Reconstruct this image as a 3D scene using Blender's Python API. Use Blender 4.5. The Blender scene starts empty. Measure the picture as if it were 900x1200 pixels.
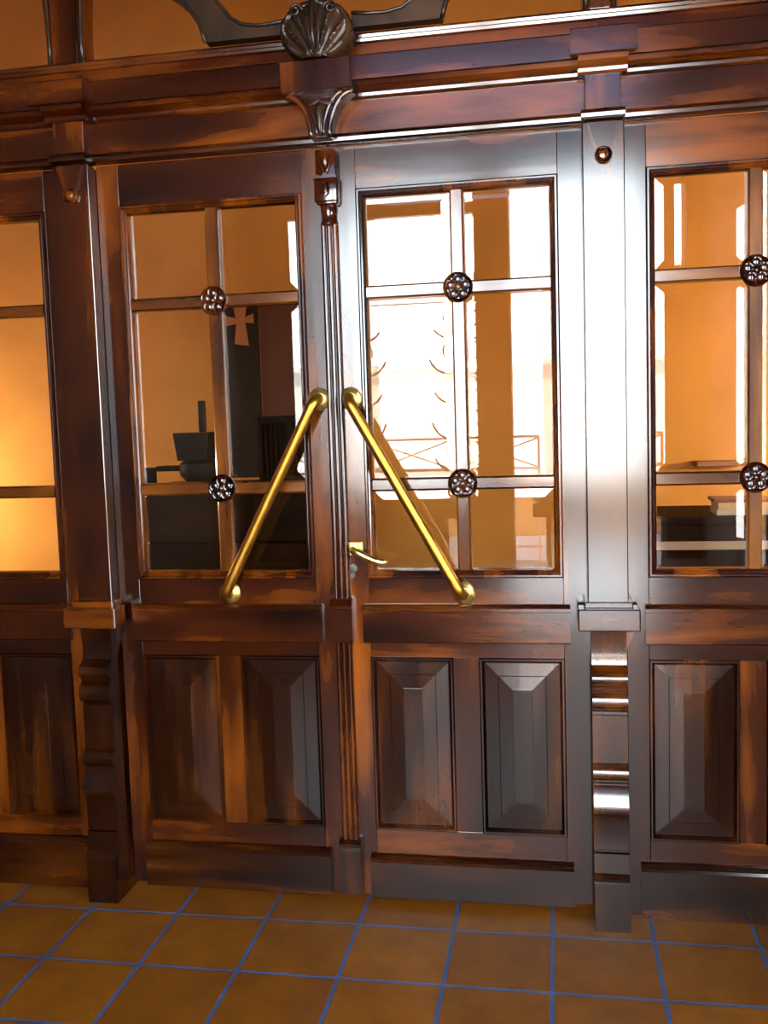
import bpy, bmesh, math, random
from mathutils import Vector, Matrix
random.seed(4)
S = bpy.context.scene
COL = S.collection

# ------------------------------------------------------------------ helpers
def add_box(bm, x0, x1, y0, y1, z0, z1, bev=0.0, seg=2):
    vs = [bm.verts.new((x, y, z)) for x in (x0, x1) for y in (y0, y1) for z in (z0, z1)]
    idx = [(0, 1, 3, 2), (4, 6, 7, 5), (0, 4, 5, 1), (2, 3, 7, 6), (0, 2, 6, 4), (1, 5, 7, 3)]
    fs = [bm.faces.new([vs[i] for i in f]) for f in idx]
    if bev > 0:
        es = list({e for f in fs for e in f.edges})
        bmesh.ops.bevel(bm, geom=es, offset=bev, segments=seg, affect='EDGES', profile=0.5)

def prism(bm, pts, a, b, axis):
    """extrude a closed 2D outline along an axis; axis 'x': pts=(y,z), 'y': pts=(x,z), 'z': pts=(x,y)"""
    def mk(p, t):
        if axis == 'x': return (t, p[0], p[1])
        if axis == 'y': return (p[0], t, p[1])
        return (p[0], p[1], t)
    n = len(pts)
    A = [bm.verts.new(mk(p, a)) for p in pts]
    B = [bm.verts.new(mk(p, b)) for p in pts]
    bm.faces.new(A); bm.faces.new(B)
    for i in range(n):
        bm.faces.new((A[i], A[(i + 1) % n], B[(i + 1) % n], B[i]))

def rings(bm, x0, x1, z0, z1, prof, cap=True, capback=False):
    """mitred rectangular rings following a profile of (inset, y)"""
    prev = None
    first = None
    for d, y in prof:
        r = [bm.verts.new(p) for p in ((x0 + d, y, z0 + d), (x1 - d, y, z0 + d), (x1 - d, y, z1 - d), (x0 + d, y, z1 - d))]
        if prev:
            for i in range(4):
                bm.faces.new((prev[i], prev[(i + 1) % 4], r[(i + 1) % 4], r[i]))
        else:
            first = r
        prev = r
    if cap: bm.faces.new(prev)
    if capback: bm.faces.new(first[::-1])

def tube(bm, path, rad, seg=12, closed=False):
    P = [Vector(p) for p in path]
    n = len(P)
    R = rad if isinstance(rad, (list, tuple)) else [rad] * n
    T = []
    for i in range(n):
        if closed: t = P[(i + 1) % n] - P[i - 1]
        elif i == 0: t = P[1] - P[0]
        elif i == n - 1: t = P[-1] - P[-2]
        else: t = (P[i + 1] - P[i]).normalized() + (P[i] - P[i - 1]).normalized()
        T.append(t.normalized())
    u = T[0].orthogonal().normalized()
    loops = []
    for i in range(n):
        if i:
            q = T[i - 1].rotation_difference(T[i]); u = (q @ u).normalized()
        u = (u - T[i] * u.dot(T[i])).normalized()
        w = T[i].cross(u)
        loops.append([bm.verts.new(P[i] + R[i] * (math.cos(2 * math.pi * k / seg) * u + math.sin(2 * math.pi * k / seg) * w)) for k in range(seg)])
    m = n if closed else n - 1
    for i in range(m):
        A, B = loops[i], loops[(i + 1) % n]
        off = 0
        if closed and i == n - 1:
            off = min(range(seg), key=lambda s: (A[0].co - B[s].co).length)
        for k in range(seg):
            bm.faces.new((A[k], A[(k + 1) % seg], B[(k + 1 + off) % seg], B[(k + off) % seg]))
    if not closed:
        bm.faces.new(loops[0][::-1]); bm.faces.new(loops[-1])

def lathe_y(bm, cx, cz, prof, seg=24):
    """solid of revolution about an axis parallel to y; prof = (radius, y)"""
    L = []
    for r, y in prof:
        L.append([bm.verts.new((cx + r * math.cos(2 * math.pi * k / seg), y, cz + r * math.sin(2 * math.pi * k / seg))) for k in range(seg)])
    for A, B in zip(L, L[1:]):
        for k in range(seg):
            bm.faces.new((A[k], A[(k + 1) % seg], B[(k + 1) % seg], B[k]))
    bm.faces.new(L[0]); bm.faces.new(L[-1])

def lathe_z(bm, cx, cy, prof, seg=24):
    L = []
    for r, z in prof:
        L.append([bm.verts.new((cx + r * math.cos(2 * math.pi * k / seg), cy + r * math.sin(2 * math.pi * k / seg), z)) for k in range(seg)])
    for A, B in zip(L, L[1:]):
        for k in range(seg):
            bm.faces.new((A[k], A[(k + 1) % seg], B[(k + 1) % seg], B[k]))
    bm.faces.new(L[0]); bm.faces.new(L[-1])

def blob(bm, c, r, seg=14):
    m = Matrix.Translation(Vector(c)) @ Matrix.Diagonal((r[0], r[1], r[2], 1))
    bmesh.ops.create_uvsphere(bm, u_segments=seg, v_segments=max(8, seg // 2 + 2), radius=1.0, matrix=m)

def obj(name, bm, m, parent=None, smooth=None):
    bmesh.ops.recalc_face_normals(bm, faces=bm.faces)
    me = bpy.data.meshes.new(name)
    if parent is not None:
        w = Vector((0, 0, 0)); q = parent
        while q is not None:
            w += q.location; q = q.parent
        bmesh.ops.translate(bm, verts=bm.verts, vec=-w)
    bm.to_mesh(me); bm.free()
    me.materials.append(m)
    if smooth:
        for p in me.polygons: p.use_smooth = True
        if smooth != 'all':
            me.set_sharp_from_angle(angle=math.radians(smooth))
    o = bpy.data.objects.new(name, me); COL.objects.link(o)
    if parent is not None: o.parent = parent
    return o

def tag(o, label=None, cat=None, group=None, kind=None):
    if label: o['label'] = label
    if cat: o['category'] = cat
    if group: o['group'] = group
    if kind: o['kind'] = kind
    return o

def thing(name, loc, label, cat, group=None):
    o = bpy.data.objects.new(name, None); COL.objects.link(o)
    o.location = loc; o.empty_display_size = 0.1
    return tag(o, label, cat, group, 'thing')

def struct(name, bm, m, **k):
    return tag(obj(name, bm, m, **k), kind='structure')

def B(): return bmesh.new()

def boxobj(name, dims, m, parent=None, bev=0.003):
    bm = B(); add_box(bm, *dims, bev=bev)
    return obj(name, bm, m, parent)

# ------------------------------------------------------------------ materials
def newmat(name):
    m = bpy.data.materials.new(name); m.use_nodes = True
    nt = m.node_tree; nt.nodes.clear()
    out = nt.nodes.new('ShaderNodeOutputMaterial')
    return m, nt, out

def ramp(nt, stops):
    r = nt.nodes.new('ShaderNodeValToRGB')
    e = r.color_ramp.elements
    while len(e) < len(stops): e.new(0.5)
    for el, (p, c) in zip(e, stops):
        el.position = p; el.color = (*c, 1)
    return r

def wood(name, scale, dark, mid, light, rough=0.15, coat=1.0, p0=0.37, p1=0.50, p2=0.68, bump=0.10):
    m, nt, out = newmat(name); N = nt.nodes; L = nt.links
    tc = N.new('ShaderNodeTexCoord'); oi = N.new('ShaderNodeObjectInfo')
    mp = N.new('ShaderNodeMapping'); mp.inputs['Scale'].default_value = scale
    L.new(tc.outputs['Object'], mp.inputs['Vector'])
    mul = N.new('ShaderNodeMath'); mul.operation = 'MULTIPLY'; mul.inputs[1].default_value = 37.0
    L.new(oi.outputs['Random'], mul.inputs[0])
    n1 = N.new('ShaderNodeTexNoise'); n1.noise_dimensions = '4D'
    n1.inputs['Scale'].default_value = 1.0; n1.inputs['Detail'].default_value = 7; n1.inputs['Roughness'].default_value = 0.55
    n1.inputs['Distortion'].default_value = 0.6
    L.new(mp.outputs['Vector'], n1.inputs['Vector']); L.new(mul.outputs[0], n1.inputs['W'])
    n2 = N.new('ShaderNodeTexNoise'); n2.noise_dimensions = '4D'
    n2.inputs['Scale'].default_value = 1.0; n2.inputs['Detail'].default_value = 3
    mq = N.new('ShaderNodeMapping'); mq.inputs['Scale'].default_value = tuple(0.42 * v + 1.2 for v in scale)
    L.new(tc.outputs['Object'], mq.inputs['Vector']); L.new(mq.outputs['Vector'], n2.inputs['Vector']); L.new(mul.outputs[0], n2.inputs['W'])
    mx = N.new('ShaderNodeMath'); mx.operation = 'MULTIPLY_ADD'; mx.inputs[1].default_value = 0.55
    L.new(n2.outputs['Fac'], mx.inputs[0])
    m2 = N.new('ShaderNodeMath'); m2.operation = 'MULTIPLY'; m2.inputs[1].default_value = 0.45
    L.new(n1.outputs['Fac'], m2.inputs[0]); L.new(m2.outputs[0], mx.inputs[2])
    r = ramp(nt, [(p0, dark), (p1, mid), (p2, light)])
    L.new(mx.outputs[0], r.inputs['Fac'])
    bs = N.new('ShaderNodeBsdfPrincipled')
    L.new(r.outputs['Color'], bs.inputs['Base Color'])
    bs.inputs['Roughness'].default_value = 0.45
    bs.inputs['Specular IOR Level'].default_value = 0.0
    bs.inputs['Coat Weight'].default_value = coat
    bs.inputs['Coat IOR'].default_value = 1.64
    # worn varnish: roughness varies a little
    rr = N.new('ShaderNodeMapRange'); rr.inputs['To Min'].default_value = rough - 0.03; rr.inputs['To Max'].default_value = rough + 0.03
    L.new(n2.outputs['Fac'], rr.inputs['Value']); L.new(rr.outputs['Result'], bs.inputs['Coat Roughness'])
    bp = N.new('ShaderNodeBump'); bp.inputs['Strength'].default_value = bump; bp.inputs['Distance'].default_value = 0.004
    n3 = N.new('ShaderNodeTexNoise'); n3.inputs['Scale'].default_value = 1.4; n3.inputs['Detail'].default_value = 1.5
    L.new(mp.outputs['Vector'], n3.inputs['Vector']); L.new(n3.outputs['Fac'], bp.inputs['Height'])
    L.new(bp.outputs['Normal'], bs.inputs['Normal']); L.new(bp.outputs['Normal'], bs.inputs['Coat Normal'])
    L.new(bs.outputs[0], out.inputs[0])
    return m

D_, M_, L_ = (0.0028, 0.0006, 0.0002), (0.029, 0.0040, 0.0003), (0.200, 0.045, 0.0018)
WV = wood('varnished_wood_upright', (9, 9, 1.1), D_, M_, L_)
WH = wood('varnished_wood_level', (1.1, 9, 9), D_, M_, L_)
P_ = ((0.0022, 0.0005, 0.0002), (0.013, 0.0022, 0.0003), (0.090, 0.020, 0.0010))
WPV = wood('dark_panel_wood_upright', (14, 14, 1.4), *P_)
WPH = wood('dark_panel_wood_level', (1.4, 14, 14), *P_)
WBV = wood('lighter_bar_wood_upright', (12, 12, 1.5), (0.012, 0.003, 0.0008), (0.075, 0.018, 0.0014), (0.22, 0.065, 0.005))
WBH = wood('lighter_bar_wood_level', (1.5, 12, 12), (0.012, 0.003, 0.0008), (0.075, 0.018, 0.0014), (0.22, 0.065, 0.005))
WD = wood('dark_carved_wood', (7, 7, 4), (0.008, 0.004, 0.003), (0.020, 0.010, 0.005), (0.06, 0.024, 0.008), 0.26, 0.45)

def plain(name, color, rough=0.5, metal=0.0, var=0.0, vscale=8.0, bump=0.0, spec=0.5):
    m, nt, out = newmat(name); N = nt.nodes; L = nt.links
    bs = N.new('ShaderNodeBsdfPrincipled')
    bs.inputs['Roughness'].default_value = rough; bs.inputs['Metallic'].default_value = metal
    bs.inputs['Specular IOR Level'].default_value = spec
    tc = N.new('ShaderNodeTexCoord')
    n = N.new('ShaderNodeTexNoise'); n.inputs['Scale'].default_value = vscale; n.inputs['Detail'].default_value = 5
    L.new(tc.outputs['Object'], n.inputs['Vector'])
    lo = tuple(c * (1 - var) for c in color); hi = tuple(min(1, c * (1 + var)) for c in color)
    r = ramp(nt, [(0.3, lo), (0.7, hi)])
    L.new(n.outputs['Fac'], r.inputs['Fac']); L.new(r.outputs['Color'], bs.inputs['Base Color'])
    if bump:
        b = N.new('ShaderNodeBump'); b.inputs['Strength'].default_value = bump; b.inputs['Distance'].default_value = 0.01
        L.new(n.outputs['Fac'], b.inputs['Height']); L.new(b.outputs['Normal'], bs.inputs['Normal'])
    L.new(bs.outputs[0], out.inputs[0])
    return m

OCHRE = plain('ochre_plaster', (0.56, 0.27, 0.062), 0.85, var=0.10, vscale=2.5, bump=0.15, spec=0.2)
HALL_DARK = plain('darkened_hall_plaster', (0.035, 0.016, 0.007), 0.85, var=0.08, vscale=2.5, spec=0.2)  # hall walls darkened in colour to keep their reflection off the woodwork
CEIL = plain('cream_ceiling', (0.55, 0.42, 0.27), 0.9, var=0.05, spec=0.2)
CEIL_H = plain('darkened_brown_ceiling', (0.035, 0.020, 0.012), 0.8, var=0.1, spec=0.2)  # ceilings darkened in colour so they bounce little light
BRASS = plain('aged_brass', (0.50, 0.235, 0.032), 0.36, 1.0, var=0.18, vscale=25)
BRASS_D = plain('worn_brass', (0.62, 0.42, 0.12), 0.38, 1.0, var=0.25, vscale=60)
BRASS_P = plain('pale_brass', (0.80, 0.62, 0.20), 0.28, 1.0, var=0.12, vscale=40)
IRON = plain('black_iron', (0.02, 0.02, 0.02), 0.5, 0.6)
STEEL = plain('dull_steel', (0.07, 0.06, 0.055), 0.5, 0.7, var=0.3, vscale=90)
DARKW = wood('dark_counter_wood', (1.2, 8, 8), (0.004, 0.002, 0.001), (0.016, 0.006, 0.003), (0.04, 0.015, 0.005), 0.4, 0.2)
BLACKW = plain('blackened_wood', (0.010, 0.006, 0.004), 0.6, var=0.3, spec=0.2)
CLOTH_D = plain('dark_banner_cloth', (0.016, 0.010, 0.007), 0.9, var=0.25, vscale=18)
CLOTH_O = plain('orange_cloth', (0.38, 0.16, 0.05), 0.9, var=0.1)
BOARD = plain('plum_brown_board', (0.11, 0.045, 0.030), 0.8, var=0.15, vscale=4)
PALE = plain('pale_edge_strip', (0.55, 0.58, 0.50), 0.5)
PAPER = plain('cream_paper', (0.70, 0.55, 0.34), 0.8, var=0.12, vscale=30)
BROWNP = plain('brown_card', (0.25, 0.11, 0.04), 0.7, var=0.1)
PAVE = plain('pale_pavement', (0.80, 0.74, 0.72), 0.9, var=0.1, vscale=3)
FACADE = plain('pale_render_facade', (0.80, 0.78, 0.74), 0.9, var=0.05)
REDP = plain('glare_paled_red', (0.72, 0.30, 0.24), 0.6)  # red paled in colour to imitate overexposed street glare
PAR = plain('ochre_parapet', (0.45, 0.20, 0.07), 0.9, var=0.1)
LEAF = plain('green_leaf', (0.06, 0.16, 0.03), 0.6, var=0.4)
PETAL = plain('red_petal', (0.60, 0.03, 0.05), 0.6, var=0.3)
HORN = plain('dark_planter', (0.03, 0.025, 0.04), 0.6)

def glassmat(name, tint, ior=1.60):
    m, nt, out = newmat(name); N = nt.nodes; L = nt.links
    tr = N.new('ShaderNodeBsdfTransparent'); tr.inputs['Color'].default_value = (*tint, 1)
    gl = N.new('ShaderNodeBsdfGlossy'); gl.inputs['Roughness'].default_value = 0.0
    fr = N.new('ShaderNodeFresnel'); fr.inputs['IOR'].default_value = ior
    mix = N.new('ShaderNodeMixShader')
    # the pane is drawn without refraction, so the same air-glass ratio serves both faces
    ge = N.new('ShaderNodeNewGeometry'); mr = N.new('ShaderNodeMapRange')
    mr.inputs['To Min'].default_value = ior; mr.inputs['To Max'].default_value = 1.0 / ior
    L.new(ge.outputs['Backfacing'], mr.inputs['Value']); L.new(mr.outputs['Result'], fr.inputs['IOR'])
    L.new(fr.outputs[0], mix.inputs[0]); L.new(tr.outputs[0], mix.inputs[1]); L.new(gl.outputs[0], mix.inputs[2])
    L.new(mix.outputs[0], out.inputs[0])
    return m
GLASS = glassmat('bevelled_glass', (0.93, 0.92, 0.88))

def tinted(name, c):
    m, nt, out = newmat(name)
    tr = nt.nodes.new('ShaderNodeBsdfTransparent'); tr.inputs['Color'].default_value = (*c, 1)
    nt.links.new(tr.outputs[0], out.inputs[0]); return m
BLUEGLASS = tinted('blue_fanlight_glass', (0.20, 0.26, 0.34))

# terracotta tile floor with the blue of reflected skylight put into the joint colour (tile pitch 0.30 m)
TX0, TY0, TP = -1.4874, -0.1634, 0.30
def tilemat():
    m, nt, out = newmat('terracotta_tiles'); N = nt.nodes; L = nt.links
    tc = N.new('ShaderNodeTexCoord')
    mp = N.new('ShaderNodeMapping'); mp.inputs['Location'].default_value = (-TX0 + 30 * TP, -TY0 + 60 * TP, 0)
    L.new(tc.outputs['Object'], mp.inputs['Vector'])
    br = N.new('ShaderNodeTexBrick'); br.offset = 0.0; br.squash = 1.0
    br.inputs['Scale'].default_value = 1.0; br.inputs['Mortar Size'].default_value = 0.0065
    br.inputs['Mortar Smooth'].default_value = 0.15
    br.inputs['Brick Width'].default_value = TP; br.inputs['Row Height'].default_value = TP
    br.inputs['Color1'].default_value = (0.122, 0.036, 0.0022, 1); br.inputs['Color2'].default_value = (0.158, 0.049, 0.0030, 1)
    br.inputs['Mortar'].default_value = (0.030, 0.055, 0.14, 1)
    L.new(mp.outputs['Vector'], br.inputs['Vector'])
    n = N.new('ShaderNodeTexNoise'); n.inputs['Scale'].default_value = 7; n.inputs['Detail'].default_value = 6; n.inputs['Roughness'].default_value = 0.65
    L.new(tc.outputs['Object'], n.inputs['Vector'])
    r = ramp(nt, [(0.3, (0.62, 0.55, 0.5)), (0.7, (1.1, 1.12, 1.1))])
    L.new(n.outputs['Fac'], r.inputs['Fac'])
    mx = N.new('ShaderNodeMix'); mx.data_type = 'RGBA'; mx.blend_type = 'MULTIPLY'; mx.inputs['Factor'].default_value = 1
    L.new(br.outputs['Color'], mx.inputs['A']); L.new(r.outputs['Color'], mx.inputs['B'])
    bs = N.new('ShaderNodeBsdfPrincipled'); L.new(mx.outputs['Result'], bs.inputs['Base Color'])
    bs.inputs['Roughness'].default_value = 0.45; bs.inputs['Specular IOR Level'].default_value = 0.22
    b = N.new('ShaderNodeBump'); b.inputs['Strength'].default_value = 0.5; b.inputs['Distance'].default_value = 0.004; b.invert = True
    L.new(br.outputs['Fac'], b.inputs['Height'])
    b2 = N.new('ShaderNodeBump'); b2.inputs['Strength'].default_value = 0.15; b2.inputs['Distance'].default_value = 0.005
    L.new(n.outputs['Fac'], b2.inputs['Height']); L.new(b.outputs['Normal'], b2.inputs['Normal'])
    L.new(b2.outputs['Normal'], bs.inputs['Normal'])
    L.new(bs.outputs[0], out.inputs[0])
    return m
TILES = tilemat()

# ------------------------------------------------------------------ the setting
HX0, HX1 = -2.40, 1.13           # hall side walls
FY = -4.60                       # inside face of the street wall
HZ = 4.85
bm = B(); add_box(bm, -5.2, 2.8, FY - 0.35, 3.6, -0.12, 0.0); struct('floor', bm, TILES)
bm = B(); add_box(bm, HX0 - 0.15, HX0, FY, 0.07, 0, HZ); struct('wall_left', bm, HALL_DARK)
SY0, SY1, SZ0, SZ1 = -2.10, -1.15, 0.95, 2.55   # unseen opening added in the right-hand wall to brighten the right side
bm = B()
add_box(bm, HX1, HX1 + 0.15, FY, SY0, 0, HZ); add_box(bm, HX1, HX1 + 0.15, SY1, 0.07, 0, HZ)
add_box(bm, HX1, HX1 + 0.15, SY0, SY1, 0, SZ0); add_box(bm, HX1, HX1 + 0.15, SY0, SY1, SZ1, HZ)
struct('wall_right', bm, HALL_DARK)
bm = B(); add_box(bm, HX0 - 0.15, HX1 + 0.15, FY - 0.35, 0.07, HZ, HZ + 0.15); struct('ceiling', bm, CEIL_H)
# street wall: window, pillar, doorway, slit window
WX0, WX1, WZ0, WZ1 = -1.678, -0.557, 1.08, 3.46
DX0, DX1, DZ1 = -0.287, 0.761, 3.44
UX0, UX1, UZ0, UZ1 = -1.35, 0.70, 3.82, 4.35      # blue-glazed fanlight above
bm = B()
a, b = FY - 0.35, FY
add_box(bm, HX0 - 0.15, WX0, a, b, 0, HZ)
for (xa, xb, za, zb) in ((WX0, UX0, UZ0, UZ1), (UX1, DX1, UZ0, UZ1), (WX0, DX1, UZ1, HZ), (WX0, WX1, WZ1, UZ0), (WX1, DX0, 0, UZ0), (DX0, DX1, DZ1, UZ0)):
    add_box(bm, xa, xb, a, b, za, zb)
add_box(bm, WX0, WX1, a, b, 0, WZ0)
add_box(bm, DX1, 0.94, a, b, 0, HZ)
add_box(bm, 0.94, 1.03, a, b, 0, 2.68)
add_box(bm, 0.94, 1.03, a, b, 3.35, HZ)
add_box(bm, 1.03, HX1 + 0.15, a, b, 0, HZ)
struct('wall_front', bm, HALL_DARK)
bm = B(); add_box(bm, UX0, UX1, FY - 0.20, FY - 0.19, UZ0, UZ1)
struct('window_1', bm, BLUEGLASS)
# room behind the screen
RZ = 4.9
bm = B(); add_box(bm, -5.2, 2.8, 3.4, 3.6, 0, RZ); struct('wall_back', bm, OCHRE)
bm = B(); add_box(bm, -5.4, -5.2, 0.07, 3.6, 0, RZ); struct('wall_back_left', bm, OCHRE)
bm = B(); add_box(bm, 2.8, 3.0, 0.07, 3.6, 0, RZ); struct('wall_back_right', bm, OCHRE)
bm = B(); add_box(bm, -5.4, 3.0, 0.07, 3.6, RZ, RZ + 0.15); struct('ceiling_back', bm, CEIL_H)
bm = B()
add_box(bm, -5.4, HX0, 0.07, 0.22, 0, RZ); add_box(bm, HX1, 3.0, 0.07, 0.22, 0, RZ)
add_box(bm, HX0, HX1, 0.07, 0.22, 3.62, RZ)
struct('wall_screen', bm, OCHRE)
# street
bm = B(); add_box(bm, -30, 30, -40, FY - 0.35, -0.14, -0.02); struct('pavement', bm, PAVE)

# ------------------------------------------------------------------ joinery
def frame_mould(name, x0, x1, z0, z1, parent, m=WV):
    bm = B()
    rings(bm, x0, x1, z0, z1, [(0.0, 0.020), (-0.002, -0.003), (0.003, -0.010), (0.008, -0.010), (0.011, -0.003), (0.015, -0.001),
                              (0.019, -0.004), (0.023, -0.001), (0.026, 0.016), (0.026, 0.030), (0.0, 0.030)], cap=False)
    return obj(name, bm, m, parent)

def raised_panel(x0, x1, z0, z1, parent):
    bm = B()
    rings(bm, x0, x1, z0, z1, [(-0.002, 0.030), (-0.003, -0.001), (0.001, -0.006), (0.006, -0.006), (0.009, -0.001), (0.012, 0.004), (0.015, 0.010),
                              (0.017, 0.0100), (0.056, 0.0066), (0.058, 0.0048), (0.100, 0.0012), (0.101, 0.0008)], cap=True, capback=True)
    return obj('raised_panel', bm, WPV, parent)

PT = {}
def glazing(x0, x1, z0, z1, parent):
    """mould, three rows of two bevelled panes, bars and rosettes"""
    frame_mould('glass_molding', x0, x1, z0, z1, parent)
    i = 0.024
    xm = (x0 + x1) / 2 + 0.003
    zu, zl = 1.972, 1.371
    bw = 0.0215
    bm = B(); prism(bm, [(xm - bw, 0.03), (xm - bw, 0.004), (xm - bw + 0.006, -0.004), (xm + bw - 0.006, -0.004), (xm + bw, 0.004), (xm + bw, 0.03)], z0 + i, z1 - i, 'z')
    obj('upright_bar', bm, WBV, parent)
    for zc in (zu, zl):
        for xa, xb in ((x0 + i, xm - bw), (xm + bw, x1 - i)):
            bm = B(); prism(bm, [(0.03, zc - 0.0205), (0.004, zc - 0.0205), (-0.004, zc - 0.0145), (-0.004, zc + 0.0145), (0.004, zc + 0.0205), (0.03, zc + 0.0205)], xa, xb, 'x')
            obj('crossbar', bm, WBH, parent)
    rows = [(z0 + i, zl - 0.0205), (zl + 0.0205, zu - 0.0205), (zu + 0.0205, z1 - i)]
    for (za, zb) in rows:
        for xa, xb in ((x0 + i, xm - bw), (xm + bw, x1 - i)):
            bm = B()
            rings(bm, xa, xb, za, zb, [(0, 0.0245), (0, 0.0205), (0.028, 0.0180)], cap=True, capback=True)
            obj('glass_pane', bm, GLASS, parent)
    for zc in (zu, zl):
        r = B()
        lathe_y(r, xm, zc, [(0.046, -0.004), (0.046, -0.010), (0.042, -0.014), (0.036, -0.010), (0.034, -0.006)], 32)
        for k in range(5):
            a = math.pi / 2 + k * 2 * math.pi / 5
            blob(r, (xm + 0.024 * math.cos(a), -0.012, zc + 0.024 * math.sin(a)), (0.0140, 0.0065, 0.0140), 18)
            tube(r, [(xm + 0.024 * math.cos(a) + 0.0135 * math.cos(t), -0.017, zc + 0.024 * math.sin(a) + 0.0135 * math.sin(t)) for t in [j * math.pi / 6 for j in range(12)]], 0.0032, 6, True)
        ro = obj('rosette', r, WV, parent, smooth=40)
        c = B(); blob(c, (xm, -0.016, zc), (0.011, 0.010, 0.011))
        obj('rosette_button', c, WV, ro, smooth='all')

def lower_part(x0, x1, zb, parent, ax0, ax1, kx0, kx1, kz1, kzb):
    """middle rail, two raised panels, central stile, bottom rail, apron and kick boards between the stiles x0..x1"""
    pw = 0.262
    pa, pb = x0 + 0.001, x1 - 0.001
    boxobj('middle_rail', (x0, x1, 0, 0.045, 0.815, 1.0737), WH, parent, 0.001)
    boxobj('bottom_rail', (x0, x1, 0, 0.045, zb, 0.245), WH, parent, 0.001)
    boxobj('panel_divider', (pa + pw, pb - pw, 0, 0.045, 0.245, 0.815), WV, parent, 0.001)
    raised_panel(pa, pa + pw, 0.245, 0.815, parent)
    raised_panel(pb - pw, pb, 0.245, 0.815, parent)
    bm = B(); prism(bm, [(0.004, 0.866), (-0.014, 0.866), (-0.017, 0.870), (-0.017, 0.965), (-0.023, 0.968), (-0.023, 0.978), (-0.012, 0.988), (-0.004, 0.990), (0.004, 0.990)], ax0, ax1, 'x')
    obj('apron_board', bm, WH, parent)
    bm = B(); prism(bm, [(0.004, kzb), (-0.022, kzb), (-0.022, kz1 - 0.022), (-0.016, kz1 - 0.014), (-0.018, kz1 - 0.008), (-0.010, kz1), (0.004, kz1 + 0.003)], kx0, kx1, 'x')
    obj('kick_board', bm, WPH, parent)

ZT = 2.42
CX = -0.637
def door_leaf(x0, x1, gx0, gx1, hinge_left, label):
    t = thing('glazed_door_leaf', ((x0 + x1) / 2, 0.0, 0.022), label, 'door', 'pair of glazed wooden doors')
    zb = 0.022
    boxobj('stile', (x0, gx0, 0, 0.045, zb, ZT), WV, t, 0.0015)
    boxobj('stile', (gx1, x1, 0, 0.045, zb, ZT), WV, t, 0.0015)
    boxobj('top_rail', (gx0, gx1, 0, 0.045, 2.2876, ZT), WH, t, 0.001)
    glazing(gx0, gx1, 1.0737, 2.2876, t)
    o = 0.020
    if hinge_left: lower_part(gx0, gx1, zb, t, gx0 - o, gx1 + o, gx0 - o, gx1 + o, 0.172, zb)
    else: lower_part(gx0, gx1, zb, t, gx0 - o, gx1 + o, gx0 - o, gx1 + o, 0.160, zb)
    return t

left_door = door_leaf(-1.405, CX - 0.001, -1.331, -0.7245, True, 'left glazed door leaf, carrying the reeded cover strip and no lever handle')
right_door = door_leaf(CX + 0.001, 0.1405, -0.5515, 0.0615, False, 'right glazed door leaf with the brass lever handle')

# reeded cover strip on the meeting edge of the left leaf
def reeds(x0, x1, yb, n=3):
    w = (x1 - x0) / n
    pts = [(x0, 0.001)]
    for k in range(n):
        c = x0 + (k + 0.5) * w
        for j in range(9):
            a = math.pi - j * math.pi / 8
            pts.append((c + 0.47 * w * math.cos(a), yb - 0.5 * w * math.sin(a)))
    pts.append((x1, 0.001))
    return pts
bm = B(); prism(bm, reeds(CX - 0.027, CX + 0.027, -0.012), 1.008, 2.185, 'z')
prism(bm, reeds(CX - 0.027, CX + 0.027, -0.012), 0.205, 0.872, 'z')
strip = obj('cover_strip', bm, WV, left_door, smooth=50)
bm = B(); prism(bm, [(0.0005, 0.868), (-0.030, 0.868), (-0.034, 0.876), (-0.034, 0.975), (-0.040, 0.980), (-0.040, 0.990), (-0.028, 1.004), (-0.018, 1.012), (0.0005, 1.012)], CX - 0.035, CX + 0.035, 'x')
obj('strip_block', bm, WV, strip)
bm = B(); prism(bm, [(0.0005, 0.035), (-0.040, 0.035), (-0.040, 0.180), (-0.034, 0.190), (-0.032, 0.200), (-0.020, 0.212), (0.0005, 0.214)], CX - 0.036, CX + 0.036, 'x')
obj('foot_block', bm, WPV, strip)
bm = B(); lathe_z(bm, CX, -0.006, [(0.020, 2.178), (0.026, 2.184), (0.026, 2.192), (0.023, 2.198), (0.024, 2.215), (0.026, 2.232), (0.022, 2.244)], 20)
obj('collar', bm, WV, strip, smooth=40)
bm = B()
add_box(bm, CX - 0.032, CX + 0.032, -0.036, -0.0005, 2.242, 2.405, 0.003)
add_box(bm, CX - 0.036, CX + 0.036, -0.046, -0.0005, 2.248, 2.316, 0.004)
prism(bm, [(CX - 0.038, 2.316), (CX + 0.038, 2.316), (CX + 0.030, 2.330), (CX + 0.010, 2.322), (CX, 2.334), (CX - 0.010, 2.322), (CX - 0.030, 2.330)], -0.052, -0.030, 'y')
tube(bm, [(CX - 0.008, -0.046, 2.302), (CX - 0.009, -0.052, 2.285), (CX - 0.008, -0.053, 2.272), (CX, -0.054, 2.264), (CX + 0.008, -0.053, 2.272), (CX + 0.009, -0.052, 2.285), (CX + 0.008, -0.046, 2.302)], 0.0045, 8)
for s in (-1, 1):
    tube(bm, [(CX + s * 0.026, -0.036, 2.40), (CX + s * 0.022, -0.042, 2.375), (CX + s * 0.012, -0.046, 2.350), (CX + s * 0.004, -0.044, 2.334)], [0.005, 0.006, 0.006, 0.003], 8)
blob(bm, (CX, -0.038, 2.372), (0.010, 0.010, 0.026))
obj('carved_tassel', bm, WV, strip, smooth=40)

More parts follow.
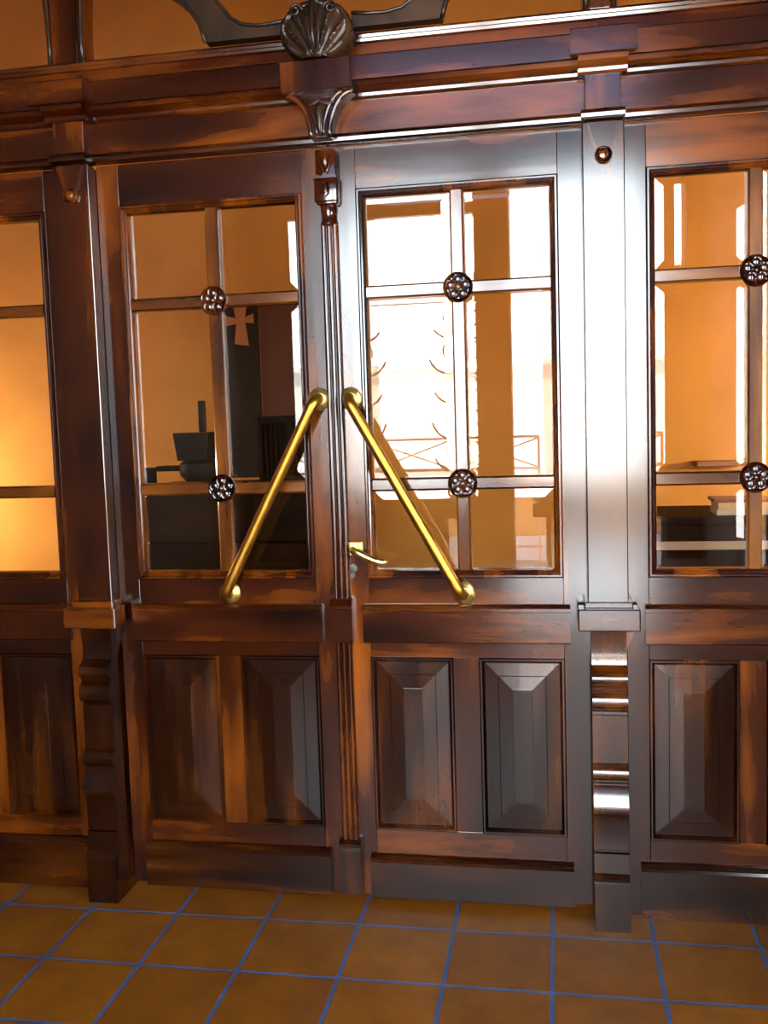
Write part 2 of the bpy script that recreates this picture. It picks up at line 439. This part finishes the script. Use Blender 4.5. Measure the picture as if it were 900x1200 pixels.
# brass pull bars
def arc3(p, q, r, n=6):
    return [p.lerp(q, k / n) for k in range(n + 1)]
def pull_bar(door, top, bot, label):
    y = -0.062
    A = Vector((top[0], 0, top[1])); Bq = Vector((bot[0], 0, bot[1]))
    d = (Bq - A).normalized()
    path = [A + Vector((0, -0.004, 0)), A + Vector((0, -0.030, 0))]
    for k in range(1, 7):
        a = k * math.pi / 12
        path.append(A + Vector((0, -0.030 - 0.032 * math.sin(a), 0)) + d * 0.032 * (1 - math.cos(a)))
    for k in range(1, 12):
        path.append((A + d * 0.032).lerp(Bq - d * 0.032, k / 12) + Vector((0, y, 0)))
    for k in range(6, -1, -1):
        a = k * math.pi / 12
        path.append(Bq + Vector((0, -0.030 - 0.032 * math.sin(a), 0)) - d * 0.032 * (1 - math.cos(a)))
    path.append(Bq + Vector((0, -0.004, 0)))
    bm = B(); tube(bm, path, 0.0175, 18)
    o = obj('pull_bar', bm, BRASS, door, smooth='all'); o['label'] = label
    for c in (A, Bq):
        f = B(); lathe_y(f, c.x, c.z, [(0.036, -0.0003), (0.036, -0.005), (0.033, -0.009), (0.027, -0.011), (0.022, -0.016), (0.019, -0.018)], 28)
        obj('flange', f, BRASS_D, o, smooth=35)
pull_bar(left_door, (-0.690, 1.648), (-1.016, 1.026), 'slanted brass pull bar falling to the left')
pull_bar(right_door, (-0.590, 1.646), (-0.247, 1.024), 'slanted brass pull bar falling to the right')

# lever handle and keyhole on the right leaf
bm = B()
tube(bm, [(-0.590, -0.004, 1.168), (-0.590, -0.040, 1.168), (-0.584, -0.052, 1.166), (-0.568, -0.056, 1.160), (-0.545, -0.056, 1.148), (-0.520, -0.056, 1.137), (-0.495, -0.055, 1.131), (-0.478, -0.053, 1.132)],
     [0.0125, 0.0125, 0.013, 0.0125, 0.0115, 0.011, 0.0115, 0.009], 14)
lev = obj('lever_handle', bm, BRASS_P, right_door, smooth='all'); lev['label'] = 'pale brass curved lever'
boxobj('handle_plate', (-0.6095, -0.566, -0.006, -0.0003, 1.148, 1.190), BRASS_P, lev, 0.002)
bm = B()
lathe_y(bm, -0.603, 1.104, [(0.017, -0.0003), (0.017, -0.004), (0.014, -0.006), (0.006, -0.006), (0.005, -0.002)], 22)
prism(bm, [(-0.609, 1.100), (-0.597, 1.100), (-0.594, 1.078), (-0.603, 1.072), (-0.612, 1.078)], -0.005, -0.0003, 'y')
key = obj('keyhole_plate', bm, STEEL, right_door, smooth=35)

# fixed glazed bays beyond the pilasters
def bay(x0, x1, gx0, gx1, label):
    t = thing('glazed_side_panel', ((x0 + x1) / 2, 0, 0), label, 'side panel', 'fixed glazed panels beside the doors')
    boxobj('stile', (x0, gx0, 0, 0.045, 0, ZT), WV, t, 0.0015)
    boxobj('stile', (gx1, x1, 0, 0.045, 0, ZT), WV, t, 0.0015)
    boxobj('top_rail', (gx0, gx1, 0, 0.045, 2.2876, ZT), WH, t, 0.001)
    glazing(gx0, gx1, 1.0737, 2.2876, t)
    lower_part(gx0, gx1, 0.0, t, gx0 - 0.012, gx1 + 0.012, gx0 - 0.03, gx1 + 0.03, 0.172, 0.0)
    return t
bay(0.252, 0.992, 0.318, 0.926, 'fixed glazed panel on the right, lit orange behind glass')
bay(-2.266, -1.526, -2.200, -1.592, 'fixed glazed panel on the left, in the darkest corner')

# pilasters
def pilaster(cx, label):
    t = thing('pilaster', (cx, 0, 0), label, 'pilaster', 'pilasters framing the doors')
    bm = B(); add_box(bm, cx - 0.060, cx + 0.060, -0.055, -0.0003, 1.0, 2.415, 0.003)
    add_box(bm, cx - 0.052, cx + 0.052, 0.001, 0.06, 0, 2.415)
    obj('shaft', bm, WV, t)
    # cap block with small bed mould
    bm = B(); add_box(bm, cx - 0.091, cx + 0.091, -0.105, -0.024, 0.925, 0.992, 0.004)
    add_box(bm, cx - 0.072, cx + 0.072, -0.078, -0.0003, 0.990, 1.010, 0.004)
    obj('cap_block', bm, WH, t)
    # scrolled console, seen from the side as a stack of rolls and flats
    def roll(yc, zc, r, a0, a1, n=8):
        return [(yc - r * math.cos(math.radians(a0 + (a1 - a0) * k / n)), zc + r * math.sin(math.radians(a0 + (a1 - a0) * k / n))) for k in range(n + 1)]
    pr = [(-0.0005, 0.925), (-0.070, 0.925), (-0.066, 0.900), (-0.060, 0.870), (-0.060, 0.835), (-0.064, 0.815)]
    pr += [(-0.080, 0.800)] + roll(-0.082, 0.778, 0.022, 80, -40) + [(-0.086, 0.758), (-0.082, 0.748)]
    pr += roll(-0.072, 0.708, 0.034, 75, -75) + [(-0.074, 0.668)]
    pr += [(-0.080, 0.662), (-0.081, 0.540), (-0.081, 0.516)]
    pr += roll(-0.078, 0.486, 0.028, 75, -75) + [(-0.084, 0.450), (-0.088, 0.445), (-0.112, 0.395), (-0.116, 0.380), (-0.112, 0.366), (-0.100, 0.360), (-0.094, 0.340)]
    pr += [(-0.096, 0.250), (-0.090, 0.246), (-0.090, 0.240), (-0.098, 0.236), (-0.100, 0.176), (-0.110, 0.168), (-0.120, 0.152), (-0.120, 0.0), (-0.0005, 0.0)]
    bm = B(); prism(bm, pr, cx - 0.052, cx + 0.052, 'x')
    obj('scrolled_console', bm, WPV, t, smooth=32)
    # flared neck cheeks below the cap
    bm = B()
    fl = [(-0.085, 0.925), (-0.078, 0.905), (-0.066, 0.880), (-0.056, 0.850), (-0.0525, 0.815)]
    o = [(cx + a, z) for a, z in fl] + [(cx - a, z) for a, z in reversed(fl)]
    prism(bm, o, -0.022, -0.0003, 'y'); obj('flared_neck', bm, WV, t)
    # triangular pendant with ring
    bm = B(); prism(bm, [(cx - 0.044, 2.410), (cx + 0.044, 2.410), (cx + 0.019, 2.336), (cx - 0.019, 2.336)], -0.068, -0.050, 'y')
    pe = obj('pendant', bm, WV, t)
    bm = B(); lathe_y(bm, cx, 2.318, [(0.024, -0.050), (0.025, -0.066), (0.022, -0.072), (0.019, -0.066), (0.018, -0.060), (0.017, -0.068), (0.012, -0.074), (0.004, -0.076)], 28)
    obj('pendant_boss', bm, WV, pe, smooth=35)
    return t
pilaster(0.194, 'brightly lit pilaster right of the doors, with scrolled console')
pilaster(-1.466, 'dark pilaster left of the doors, with scrolled console')

# entablature: bed mould, frieze, cornice
PIL = (-1.466, 0.194)
ent = thing('entablature', (CX, 0.0, 2.42), 'long wooden entablature running over the doors with frieze and cornice', 'entablature')
def mould_with_breaks(name, prof, prof2, hw, x0, x1, m):
    """a long moulding with forward breaks of half width hw over the pilasters"""
    bm = B()
    prism(bm, prof, x0, x1, 'x')
    for c in PIL: prism(bm, prof2, c - hw, c + hw, 'x')
    return obj(name, bm, m, ent)
def sh(p, d):
    return [(y - d if y < -0.001 else y, z) for y, z in p]
X0, X1 = HX0 + 0.002, HX1 - 0.002
bed = [(-0.0003, 2.421), (-0.030, 2.421), (-0.046, 2.424), (-0.048, 2.434), (-0.040, 2.438), (-0.038, 2.444), (-0.030, 2.450), (-0.0003, 2.450)]
mould_with_breaks('bed_molding', bed, sh(bed, 0.030), 0.062, X0, X1, WH)
boxobj('frieze_board', (X0, X1, -0.020, 0.045, 2.4505, 2.575), WH, ent, 0.001)
for c in PIL: boxobj('frieze_block', (c - 0.051, c + 0.051, -0.056, -0.0205, 2.4505, 2.560), WV, ent, 0.002)
cor = [(-0.0203, 2.552), (-0.028, 2.553), (-0.034, 2.560), (-0.036, 2.570), (-0.048, 2.578), (-0.052, 2.588), (-0.060, 2.600), (-0.0203, 2.600)]
cor = [(-0.0203, 2.546), (-0.027, 2.547), (-0.033, 2.553), (-0.034, 2.562), (-0.044, 2.568), (-0.060, 2.576), (-0.066, 2.588), (-0.066, 2.600), (-0.0203, 2.600)]
mould_with_breaks('cornice_molding', cor, sh(cor, 0.034), 0.070, X0, X1, WH)
fas = [(-0.0203, 2.600), (-0.082, 2.598), (-0.090, 2.584), (-0.092, 2.590), (-0.092, 2.648), (-0.086, 2.656), (-0.030, 2.668), (-0.0203, 2.668)]
fas = [(-0.0203, 2.6003), (-0.080, 2.6003), (-0.080, 2.584), (-0.092, 2.584), (-0.092, 2.650), (-0.086, 2.655), (-0.030, 2.668), (-0.0203, 2.668)]
mould_with_breaks('fascia', fas, sh(fas, 0.038), 0.092, X0, X1, WH)

# transom frame with fixed lights above
tr = thing('transom_frame', (CX, 0.0, 2.68), 'wooden transom frame with fixed lights and curved mullions above the cornice', 'transom')
TZ0, TZ1 = 2.755, 3.50
bm = B(); prism(bm, [(0.060, 2.576), (-0.0195, 2.576), (-0.0195, 2.669), (-0.002, 2.672), (-0.002, 2.716), (-0.012, 2.720), (-0.014, 2.728), (-0.006, 2.734), (-0.008, 2.742), (-0.002, 2.750), (0.010, 2.755), (0.060, 2.755)], X0, X1, 'x')
obj('transom_rail', bm, WH, tr)
boxobj('head_rail', (X0, X1, -0.005, 0.060, TZ1, 3.66), WH, tr, 0.003)
def mullion(cx, hw):
    bm = B()
    o = []
    for k in range(13):
        z = TZ0 - 0.01 + k * (TZ1 - TZ0 + 0.01) / 12
        g = max(0.0, (z - 2.80) / 0.70)
        o.append((hw + 0.30 * (1 - math.sqrt(max(0, 1 - (0.98 * g) ** 2))), z))
    pts = [(cx + a, z) for a, z in o] + [(cx - a, z) for a, z in reversed(o)]
    prism(bm, pts, 0.0, 0.060, 'y')
    ob = obj('mullion', bm, WV, tr)
    e = B()
    for s in (-1, 1):
        tube(e, [(cx + s * (a - 0.012), -0.001, z) for a, z in o], 0.008, 8)
    obj('edge_bead', e, WD, ob, smooth='all')
    f = B(); add_box(f, cx - hw + 0.022, cx + hw - 0.022, -0.012, 0.0, 2.745, TZ1 - 0.02, 0.003)
    obj('mullion_face', f, WV, ob)
mullion(-1.484, 0.066); mullion(0.190, 0.052)
for xa, xb in ((X0, -1.55), (-1.418, 0.138), (0.242, X1)):
    bm = B(); rings(bm, xa, xb, TZ0, TZ1, [(0, 0.0245), (0, 0.0205), (0.028, 0.0180)], cap=True, capback=True)
    obj('transom_pane', bm, GLASS, tr)

# carved crest over the meeting of the doors
cr = thing('carved_crest', (CX, -0.06, 2.42), 'carved shell crest on a block and flared bracket over the door centre', 'crest')
bm = B(); add_box(bm, CX - 0.108, CX + 0.108, -0.128, -0.0925, 2.552, 2.640, 0.003)
add_box(bm, CX - 0.106, CX + 0.106, -0.0925, -0.066, 2.545, 2.583, 0.001)
obj('crest_block', bm, WV, cr)
bm = B()
o = []
for k in range(13):
    t = k / 12
    a = math.pi / 2 * t
    o.append((0.030 + 0.076 * (1 - math.cos(a)) , 2.425 + 0.127 * math.sin(a)))
pts = [(CX + a, z) for a, z in o] + [(CX - a, z) for a, z in reversed(o)]
prism(bm, pts, -0.088, -0.0205, 'y')
brk = obj('flared_bracket', bm, WV, cr)
for s in (-1, 1):
    for off, r in ((0.002, 0.008), (0.020, 0.006)):
        e = B(); tube(e, [(CX + s * (a - off), -0.089, z + off * 0.25) for a, z in o[:]], r, 8)
        obj('bracket_rib', e, WV, brk, smooth='all')
e = B()
lathe_z(e, CX, -0.088, [(0.002, 2.430), (0.010, 2.440), (0.013, 2.462), (0.015, 2.490), (0.014, 2.505), (0.009, 2.516), (0.003, 2.520)], 14)
tube(e, [(CX - 0.045, -0.089, 2.528), (CX - 0.028, -0.094, 2.520), (CX - 0.012, -0.095, 2.524), (CX, -0.095, 2.532), (CX + 0.012, -0.095, 2.524), (CX + 0.028, -0.094, 2.520), (CX + 0.045, -0.089, 2.528)], 0.005, 8)
obj('bracket_drop', e, WD, brk, smooth=40)
# shell: a fan of ribs on a domed round
bm = B()
NR, NA = 22, 160
SC = Vector((CX - 0.002, 0, 2.734)); RX, RZs = 0.108, 0.088
def shell_y(u, w):
    # u,w in unit disc; fan springs from bottom centre
    r = math.sqrt(u * u + w * w)
    ph = math.atan2(u, w + 1.12)
    rib = 1.0 - 2.0 * abs(math.sin(ph * 11.0)) ** 0.8
    dome = 0.040 * math.sqrt(max(0.0, 1 - 0.92 * r * r))
    env = min(1.0, 3.2 * (1.02 - r)) * min(1.0, math.hypot(u, w + 1.12) / 0.7)
    rim = 0.010 * math.exp(-((r - 0.93) / 0.05) ** 2)
    mid = 0.006 * math.exp(-(u / 0.06) ** 2)
    return -(0.082 + dome + 0.0095 * rib * max(0, env) + rim + mid)
ctr = bm.verts.new((SC.x, shell_y(0, 0), SC.z))
prev = None
for i in range(1, NR + 1):
    ring = []
    for k in range(NA):
        a = 2 * math.pi * k / NA
        rr = i / NR
        sc = 1.0 + (0.022 * abs(math.cos(a * 8)) if i == NR else 0)
        u, w = rr * math.cos(a), rr * math.sin(a)
        w2 = max(w, -0.90)
        ring.append(bm.verts.new((SC.x + RX * u * sc, shell_y(u, w2), SC.z + RZs * w2 * sc)))
    for k in range(NA):
        if prev is None: bm.faces.new((ctr, ring[k], ring[(k + 1) % NA]))
        else: bm.faces.new((prev[k], ring[k], ring[(k + 1) % NA], prev[(k + 1) % NA]))
    prev = ring
back = [bm.verts.new((v.co.x, -0.030, v.co.z)) for v in prev]
for k in range(NA): bm.faces.new((prev[k], back[k], back[(k + 1) % NA], prev[(k + 1) % NA]))
bm.faces.new(back)
shell = obj('shell', bm, WD, cr, smooth=60)
bm = B()
for s in (-1, 1):
    pts = []
    for k in range(26):
        a = math.pi - k * 0.34; r = 0.020 * (1 - k / 32)
        pts.append((SC.x + s * (0.052 + r * math.cos(a)), -0.119 - 0.0004 * k, SC.z + 0.050 + r * math.sin(a)))
    tube(bm, pts, [0.0042] * 26, 8)
blob(bm, (SC.x, -0.100, SC.z + 0.092), (0.012, 0.012, 0.014))
tube(bm, [(SC.x, -0.128, SC.z - 0.075), (SC.x, -0.136, SC.z - 0.02), (SC.x, -0.134, SC.z + 0.04), (SC.x, -0.112, SC.z + 0.085)], [0.005, 0.007, 0.006, 0.004], 8)
obj('shell_scrolls', bm, WD, shell, smooth='all')
# swan-neck leaf scrolls flanking the shell
def swan(s):
    o = [(0.095, 2.757), (0.368, 2.757), (0.376, 2.785), (0.385, 2.815), (0.408, 2.850), (0.440, 2.880), (0.480, 2.908), (0.530, 2.938), (0.590, 2.962), (0.650, 2.975), (0.690, 3.005),
         (0.680, 3.045), (0.640, 3.055), (0.560, 3.035), (0.470, 2.990), (0.395, 2.940), (0.337, 2.890), (0.305, 2.850), (0.283, 2.822), (0.250, 2.800), (0.200, 2.791), (0.140, 2.793), (0.095, 2.800)]
    b = B(); prism(b, [(CX + s * x, z) for x, z in o], -0.030, 0.012, 'y')
    w = obj('leaf_scroll', b, WD, cr)
    for k, path in enumerate((o[1:11], o[11:23])):
        b = B(); tube(b, [(CX + s * x, -0.030, z) for x, z in path], 0.006, 8)
        obj('scroll_rib', b, WD, w, smooth='all')
swan(-1); swan(1)

# ------------------------------------------------------------------ things in the room behind the glass
c = thing('reception_counter', (-1.85, 2.5, 0), 'long dark wooden counter behind the left door glass', 'counter')
boxobj('counter_top', (-2.36, -1.02, 2.18, 2.85, 1.200, 1.245), DARKW, c, 0.006)
boxobj('front_panel', (-2.31, -1.06, 2.24, 2.28, 0.93, 1.200), DARKW, c, 0.003)
boxobj('front_panel', (-2.31, -1.06, 2.23, 2.28, 0.08, 0.915), DARKW, c, 0.003)
boxobj('plinth', (-2.29, -1.08, 2.28, 2.80, 0.0, 1.198), BLACKW, c, 0.003)

c = thing('wooden_block', (-2.02, 2.4, 1.245), 'black tapered box on a rounded foot on the counter', 'box')
bm = B(); prism(bm, [(-2.122, 1.552), (-1.905, 1.552), (-1.925, 1.392), (-2.100, 1.392)], 2.30, 2.52, 'y'); obj('block_body', bm, BLACKW, c)
bm = B(); lathe_z(bm, -2.012, 2.41, [(0.085, 1.3925), (0.112, 1.372), (0.118, 1.335), (0.108, 1.300), (0.080, 1.270), (0.095, 1.2452)], 24); obj('rounded_foot', bm, BLACKW, c, smooth=35)
bm = B(); add_box(bm, -2.262, -2.100, 2.36, 2.46, 1.330, 1.362, 0.006); obj('side_arm', bm, BLACKW, c)
c = boxobj('wooden_bat', (-2.000, -1.958, 2.395, 2.425, 1.5525, 1.735), BLACKW, None, 0.008)
tag(c, 'short dark upright bat standing on the black tapered box', 'bat', kind='thing')
c = boxobj('small_box', (-2.355, -2.300, 2.35, 2.47, 1.2452, 1.352), BLACKW, None, 0.006)
tag(c, 'small black box at the left edge of the left door glass', 'box', kind='thing')

c = thing('letter_rack', (-1.49, 2.42, 1.245), 'dark upright rack with thin slats on the counter', 'rack')
boxobj('top_bar', (-1.640, -1.320, 2.38, 2.44, 1.588, 1.632), BLACKW, c, 0.004)
boxobj('bottom_bar', (-1.640, -1.320, 2.38, 2.44, 1.246, 1.285), BLACKW, c, 0.004)
for x in (-1.632, -1.332): boxobj('upright', (x - 0.010, x + 0.010, 2.39, 2.43, 1.285, 1.588), DARKW, c, 0.003)
for k in range(9):
    x = -1.600 + k * 0.030
    boxobj('slat', (x - 0.006, x + 0.006, 2.40, 2.42, 1.285, 1.588), DARKW, c, 0.002)
boxobj('back_board', (-1.64, -1.32, 2.4405, 2.452, 1.25, 1.60), BLACKW, c, 0.001)

c = thing('hanging_banner', (-1.925, 3.3, 1.40), 'dark hanging banner with a pale orange cross behind the left door glass', 'banner')
bm = B(); add_box(bm, -2.035, -1.801, 3.020, 3.032, 1.25, 2.370, 0.002); obj('banner_cloth', bm, CLOTH_D, c)
bm = B()
z0 = 2.255
o = [(-1.948, z0 + 0.012), (-1.965, z0 + 0.100), (-1.872, z0 + 0.100), (-1.889, z0 + 0.016), (-1.832, z0 + 0.036), (-1.832, z0 - 0.024), (-1.888, z0 - 0.018), (-1.868, z0 - 0.165), (-1.962, z0 - 0.150), (-1.946, z0 - 0.024), (-2.015, z0 - 0.034), (-2.015, z0 + 0.030)]
prism(bm, o, 3.010, 3.0195, 'y'); obj('cross_emblem', bm, CLOTH_O, c)
c = thing('folding_screen', (-1.62, 3.1, 0), 'plum brown standing screen beside the dark banner', 'screen')
boxobj('screen_panel', (-1.800, -1.30, 3.03, 3.06, 0.05, 2.36), BOARD, c, 0.003)
boxobj('screen_foot', (-1.78, -1.32, 2.95, 3.14, 0.0, 0.05), BLACKW, c, 0.004)

c = thing('side_counter', (0.95, 2.2, 0), 'dark counter with a pale strip behind the right side panel glass', 'counter')
boxobj('counter_top', (0.20, 2.20, 1.76, 2.40, 1.040, 1.078), DARKW, c, 0.005)
boxobj('counter_body', (0.24, 2.16, 1.80, 2.38, 0.0, 1.040), DARKW, c, 0.003)
boxobj('pale_strip', (0.24, 2.16, 1.790, 1.7995, 0.918, 0.958), PALE, c, 0.001)
for (xa, xb, za, zb, m, lab) in ((0.800, 1.10, 1.0785, 1.108, PALE, 'pale flat folder at the bottom of the pile on the right counter'),
                                (0.806, 1.08, 1.1083, 1.140, PAPER, 'cream pack of paper in the middle of the pile on the right counter'),
                                (0.790, 1.06, 1.1403, 1.156, BROWNP, 'thin brown folder on top of the pile on the right counter')):
    c = boxobj('folder', (xa, xb, 1.82, 2.04, za, zb), m, None, 0.003)
    tag(c, lab, 'folder', 'stacked folders', 'thing')
c = boxobj('wall_shelf', (0.90, 1.22, 3.20, 3.3995, 1.245, 1.275), BROWNP, None, 0.003)
tag(c, 'short brown shelf on the orange wall above the right counter', 'shelf', kind='thing')

# ------------------------------------------------------------------ street side, mirrored in the panes
c = thing('iron_grille', ((WX0 + WX1) / 2, FY - 0.17, WZ0), 'black wrought iron scroll grille in the street window', 'grille')
yg = FY - 0.17
for z in (WZ0 + 0.02, 2.52, WZ1 - 0.05):
    bm = B(); tube(bm, [(WX0 + 0.003, yg, z), (WX1 - 0.003, yg, z)], 0.004, 6); obj('crossbar', bm, IRON, c)
for x in (WX0 + 0.015, WX1 - 0.015):
    bm = B(); tube(bm, [(x, yg, WZ0 + 0.025), (x, yg, 2.515)], 0.004, 6); obj('upright_rod', bm, IRON, c)
xc = (WX0 + WX1) / 2
def spiral(x, z, r, a0, turns, s):
    n = 26
    return [(x + s * (r * (1 - 0.8 * k / n)) * math.cos(a0 + turns * 2 * math.pi * k / n), yg, z + (r * (1 - 0.8 * k / n)) * math.sin(a0 + turns * 2 * math.pi * k / n)) for k in range(n + 1)]
for s in (-1, 1):
    for z, r, a0 in ((2.38, 0.16, 3.6), (2.12, 0.19, 3.4), (1.85, 0.15, 3.4), (1.58, 0.17, 3.2), (1.32, 0.16, 3.4)):
        bm = B(); tube(bm, spiral(xc + s * 0.36, z, r, a0, 1.2, s), 0.008, 6)
        obj('scroll', bm, IRON, c, smooth='all')
c2 = c
boxobj('cross_rail', (WX0 + 0.002, WX1 - 0.002, FY - 0.21, FY - 0.13, 3.20, 3.31), IRON, c2, 0.004)
c = thing('flower_stand', (-0.035, FY - 0.55, -0.02), 'slim post carrying a box of red flowers outside the doorway', 'planter')
bm = B(); tube(bm, [(-0.02, FY - 0.55, -0.02), (-0.02, FY - 0.55, 0.76)], 0.02, 10); add_box(bm, -0.14, 0.10, FY - 0.67, FY - 0.43, -0.02, 0.02, 0.005); obj('post', bm, IRON, c)
bm = B(); add_box(bm, -0.15, 0.25, FY - 0.65, FY - 0.45, 0.76, 0.88, 0.01); obj('flower_box', bm, HORN, c)
bm = B()
for k in range(26): blob(bm, (random.uniform(-0.14, 0.24), FY - 0.55 + random.uniform(-0.09, 0.09), random.uniform(0.89, 0.98)), (0.035, 0.035, 0.028), 8)
obj('leaves', bm, LEAF, c)
bm = B()
for k in range(26): blob(bm, (random.uniform(-0.15, 0.25), FY - 0.55 + random.uniform(-0.09, 0.10), random.uniform(0.95, 1.10)), (0.03, 0.03, 0.026), 8)
obj('flowers', bm, PETAL, c)
c = thing('barrier', (-1.0, -6.3, -0.02), 'red lattice barrier standing on the street', 'barrier')
for z in (0.35, 1.10, 1.40): boxobj('rail', (-2.6, -0.1, -6.32, -6.29, z, z + 0.025), REDP, c, 0.004)
for x in (-2.6, -1.8, -0.95, -0.125): boxobj('upright', (x, x + 0.025, -6.322, -6.288, -0.02, 1.42), REDP, c, 0.004)
for k in range(3):
    x = -2.55 + k * 0.83
    bm = B(); tube(bm, [(x, -6.305, 1.12), (x + 0.78, -6.305, 1.40)], 0.008, 8); obj('brace', bm, REDP, c)
    bm = B(); tube(bm, [(x + 0.78, -6.305, 1.12), (x, -6.305, 1.40)], 0.008, 8); obj('brace', bm, REDP, c)
c = thing('parapet', (0.3, -7.6, -0.02), 'low ochre parapet with pale plinth across the pavement', 'parapet')
boxobj('parapet_wall', (-0.6, 3.0, -7.75, -7.55, 0.32, 0.98), PAR, c, 0.01)
boxobj('plinth', (-0.6, 3.0, -7.80, -7.50, -0.02, 0.32), PAVE, c, 0.01)
c = thing('street_house', (-7, -37, -0.02), 'pale rendered house across the street', 'house')
boxobj('house_wall', (-20, 6, -40, -34, -0.02, 3.6), FACADE, c, 0.02)
boxobj('roof', (-20.3, 6.3, -40.3, -33.6, 3.6, 3.8), FACADE, c, 0.02)

# ------------------------------------------------------------------ light
w = bpy.data.worlds.new('sky'); S.world = w; w.use_nodes = True
nt = w.node_tree; nt.nodes.clear()
bg = nt.nodes.new('ShaderNodeBackground'); wo = nt.nodes.new('ShaderNodeOutputWorld')
bg.inputs['Color'].default_value = (0.80, 0.93, 1.0, 1); bg.inputs['Strength'].default_value = 36.0
nt.links.new(bg.outputs[0], wo.inputs[0])

def area(name, loc, rot, size, power, color):
    l = bpy.data.lights.new(name, 'AREA'); l.shape = 'RECTANGLE'; l.size, l.size_y = size; l.energy = power; l.color = color
    o = bpy.data.objects.new(name, l); COL.objects.link(o); o.location = loc; o.rotation_euler = rot
    return o
# unseen point lights added low at both ends to brighten the back room
def unseen_light(loc, power, color, rad=0.15):
    l = bpy.data.lights.new('unseen_room_light', 'POINT'); l.energy = power; l.color = color; l.shadow_soft_size = rad
    o = bpy.data.objects.new('unseen_room_light', l); COL.objects.link(o); o.location = loc
unseen_light((-4.4, 2.6, 1.2), 150, (1.0, 0.84, 0.62))
unseen_light((2.3, 1.7, 1.5), 270, (1.0, 0.84, 0.62))

sun = bpy.data.lights.new('sun', 'SUN'); sun.energy = 65.0; sun.angle = 0.01; sun.color = (1.0, 0.95, 0.88)
so = bpy.data.objects.new('sun', sun); COL.objects.link(so); so.location = (0, 8, 14)
so.rotation_euler = (math.radians(-38), 0, 0)      # from behind the house onto the far side of the street

# ------------------------------------------------------------------ camera
yaw, pitch, roll = -0.17548849178560239, -0.08832166648258721, -0.03138529292614115
cyw, syw = math.cos(yaw), math.sin(yaw); cp, sp = math.cos(pitch), math.sin(pitch)
f = Vector((syw * cp, cyw * cp, sp)); r = Vector((cyw, -syw, 0)); u = r.cross(f)
cr_, sr_ = math.cos(roll), math.sin(roll)
r2 = cr_ * r + sr_ * u; u2 = -sr_ * r + cr_ * u
cam = bpy.data.cameras.new('camera'); co = bpy.data.objects.new('camera', cam); COL.objects.link(co)
co.matrix_world = Matrix(((r2.x, u2.x, -f.x, 0.04417), (r2.y, u2.y, -f.y, -3.03746), (r2.z, u2.z, -f.z, 1.55794), (0, 0, 0, 1)))
cam.sensor_fit = 'VERTICAL'; cam.sensor_height = 24.0; cam.lens = 1144.37 / 1200 * 24.0
cam.clip_start = 0.05
S.camera = co

S.view_settings.view_transform = 'Standard'; S.view_settings.look = 'None'
S.view_settings.gamma = 1.0; S.view_settings.use_curve_mapping = False
S.view_settings.exposure = -0.12
S.cycles.use_denoising = True
S.cycles.max_bounces = 10; S.cycles.transparent_max_bounces = 16; S.cycles.diffuse_bounces = 5; S.cycles.glossy_bounces = 6
S.cycles.caustics_reflective = False; S.cycles.caustics_refractive = False
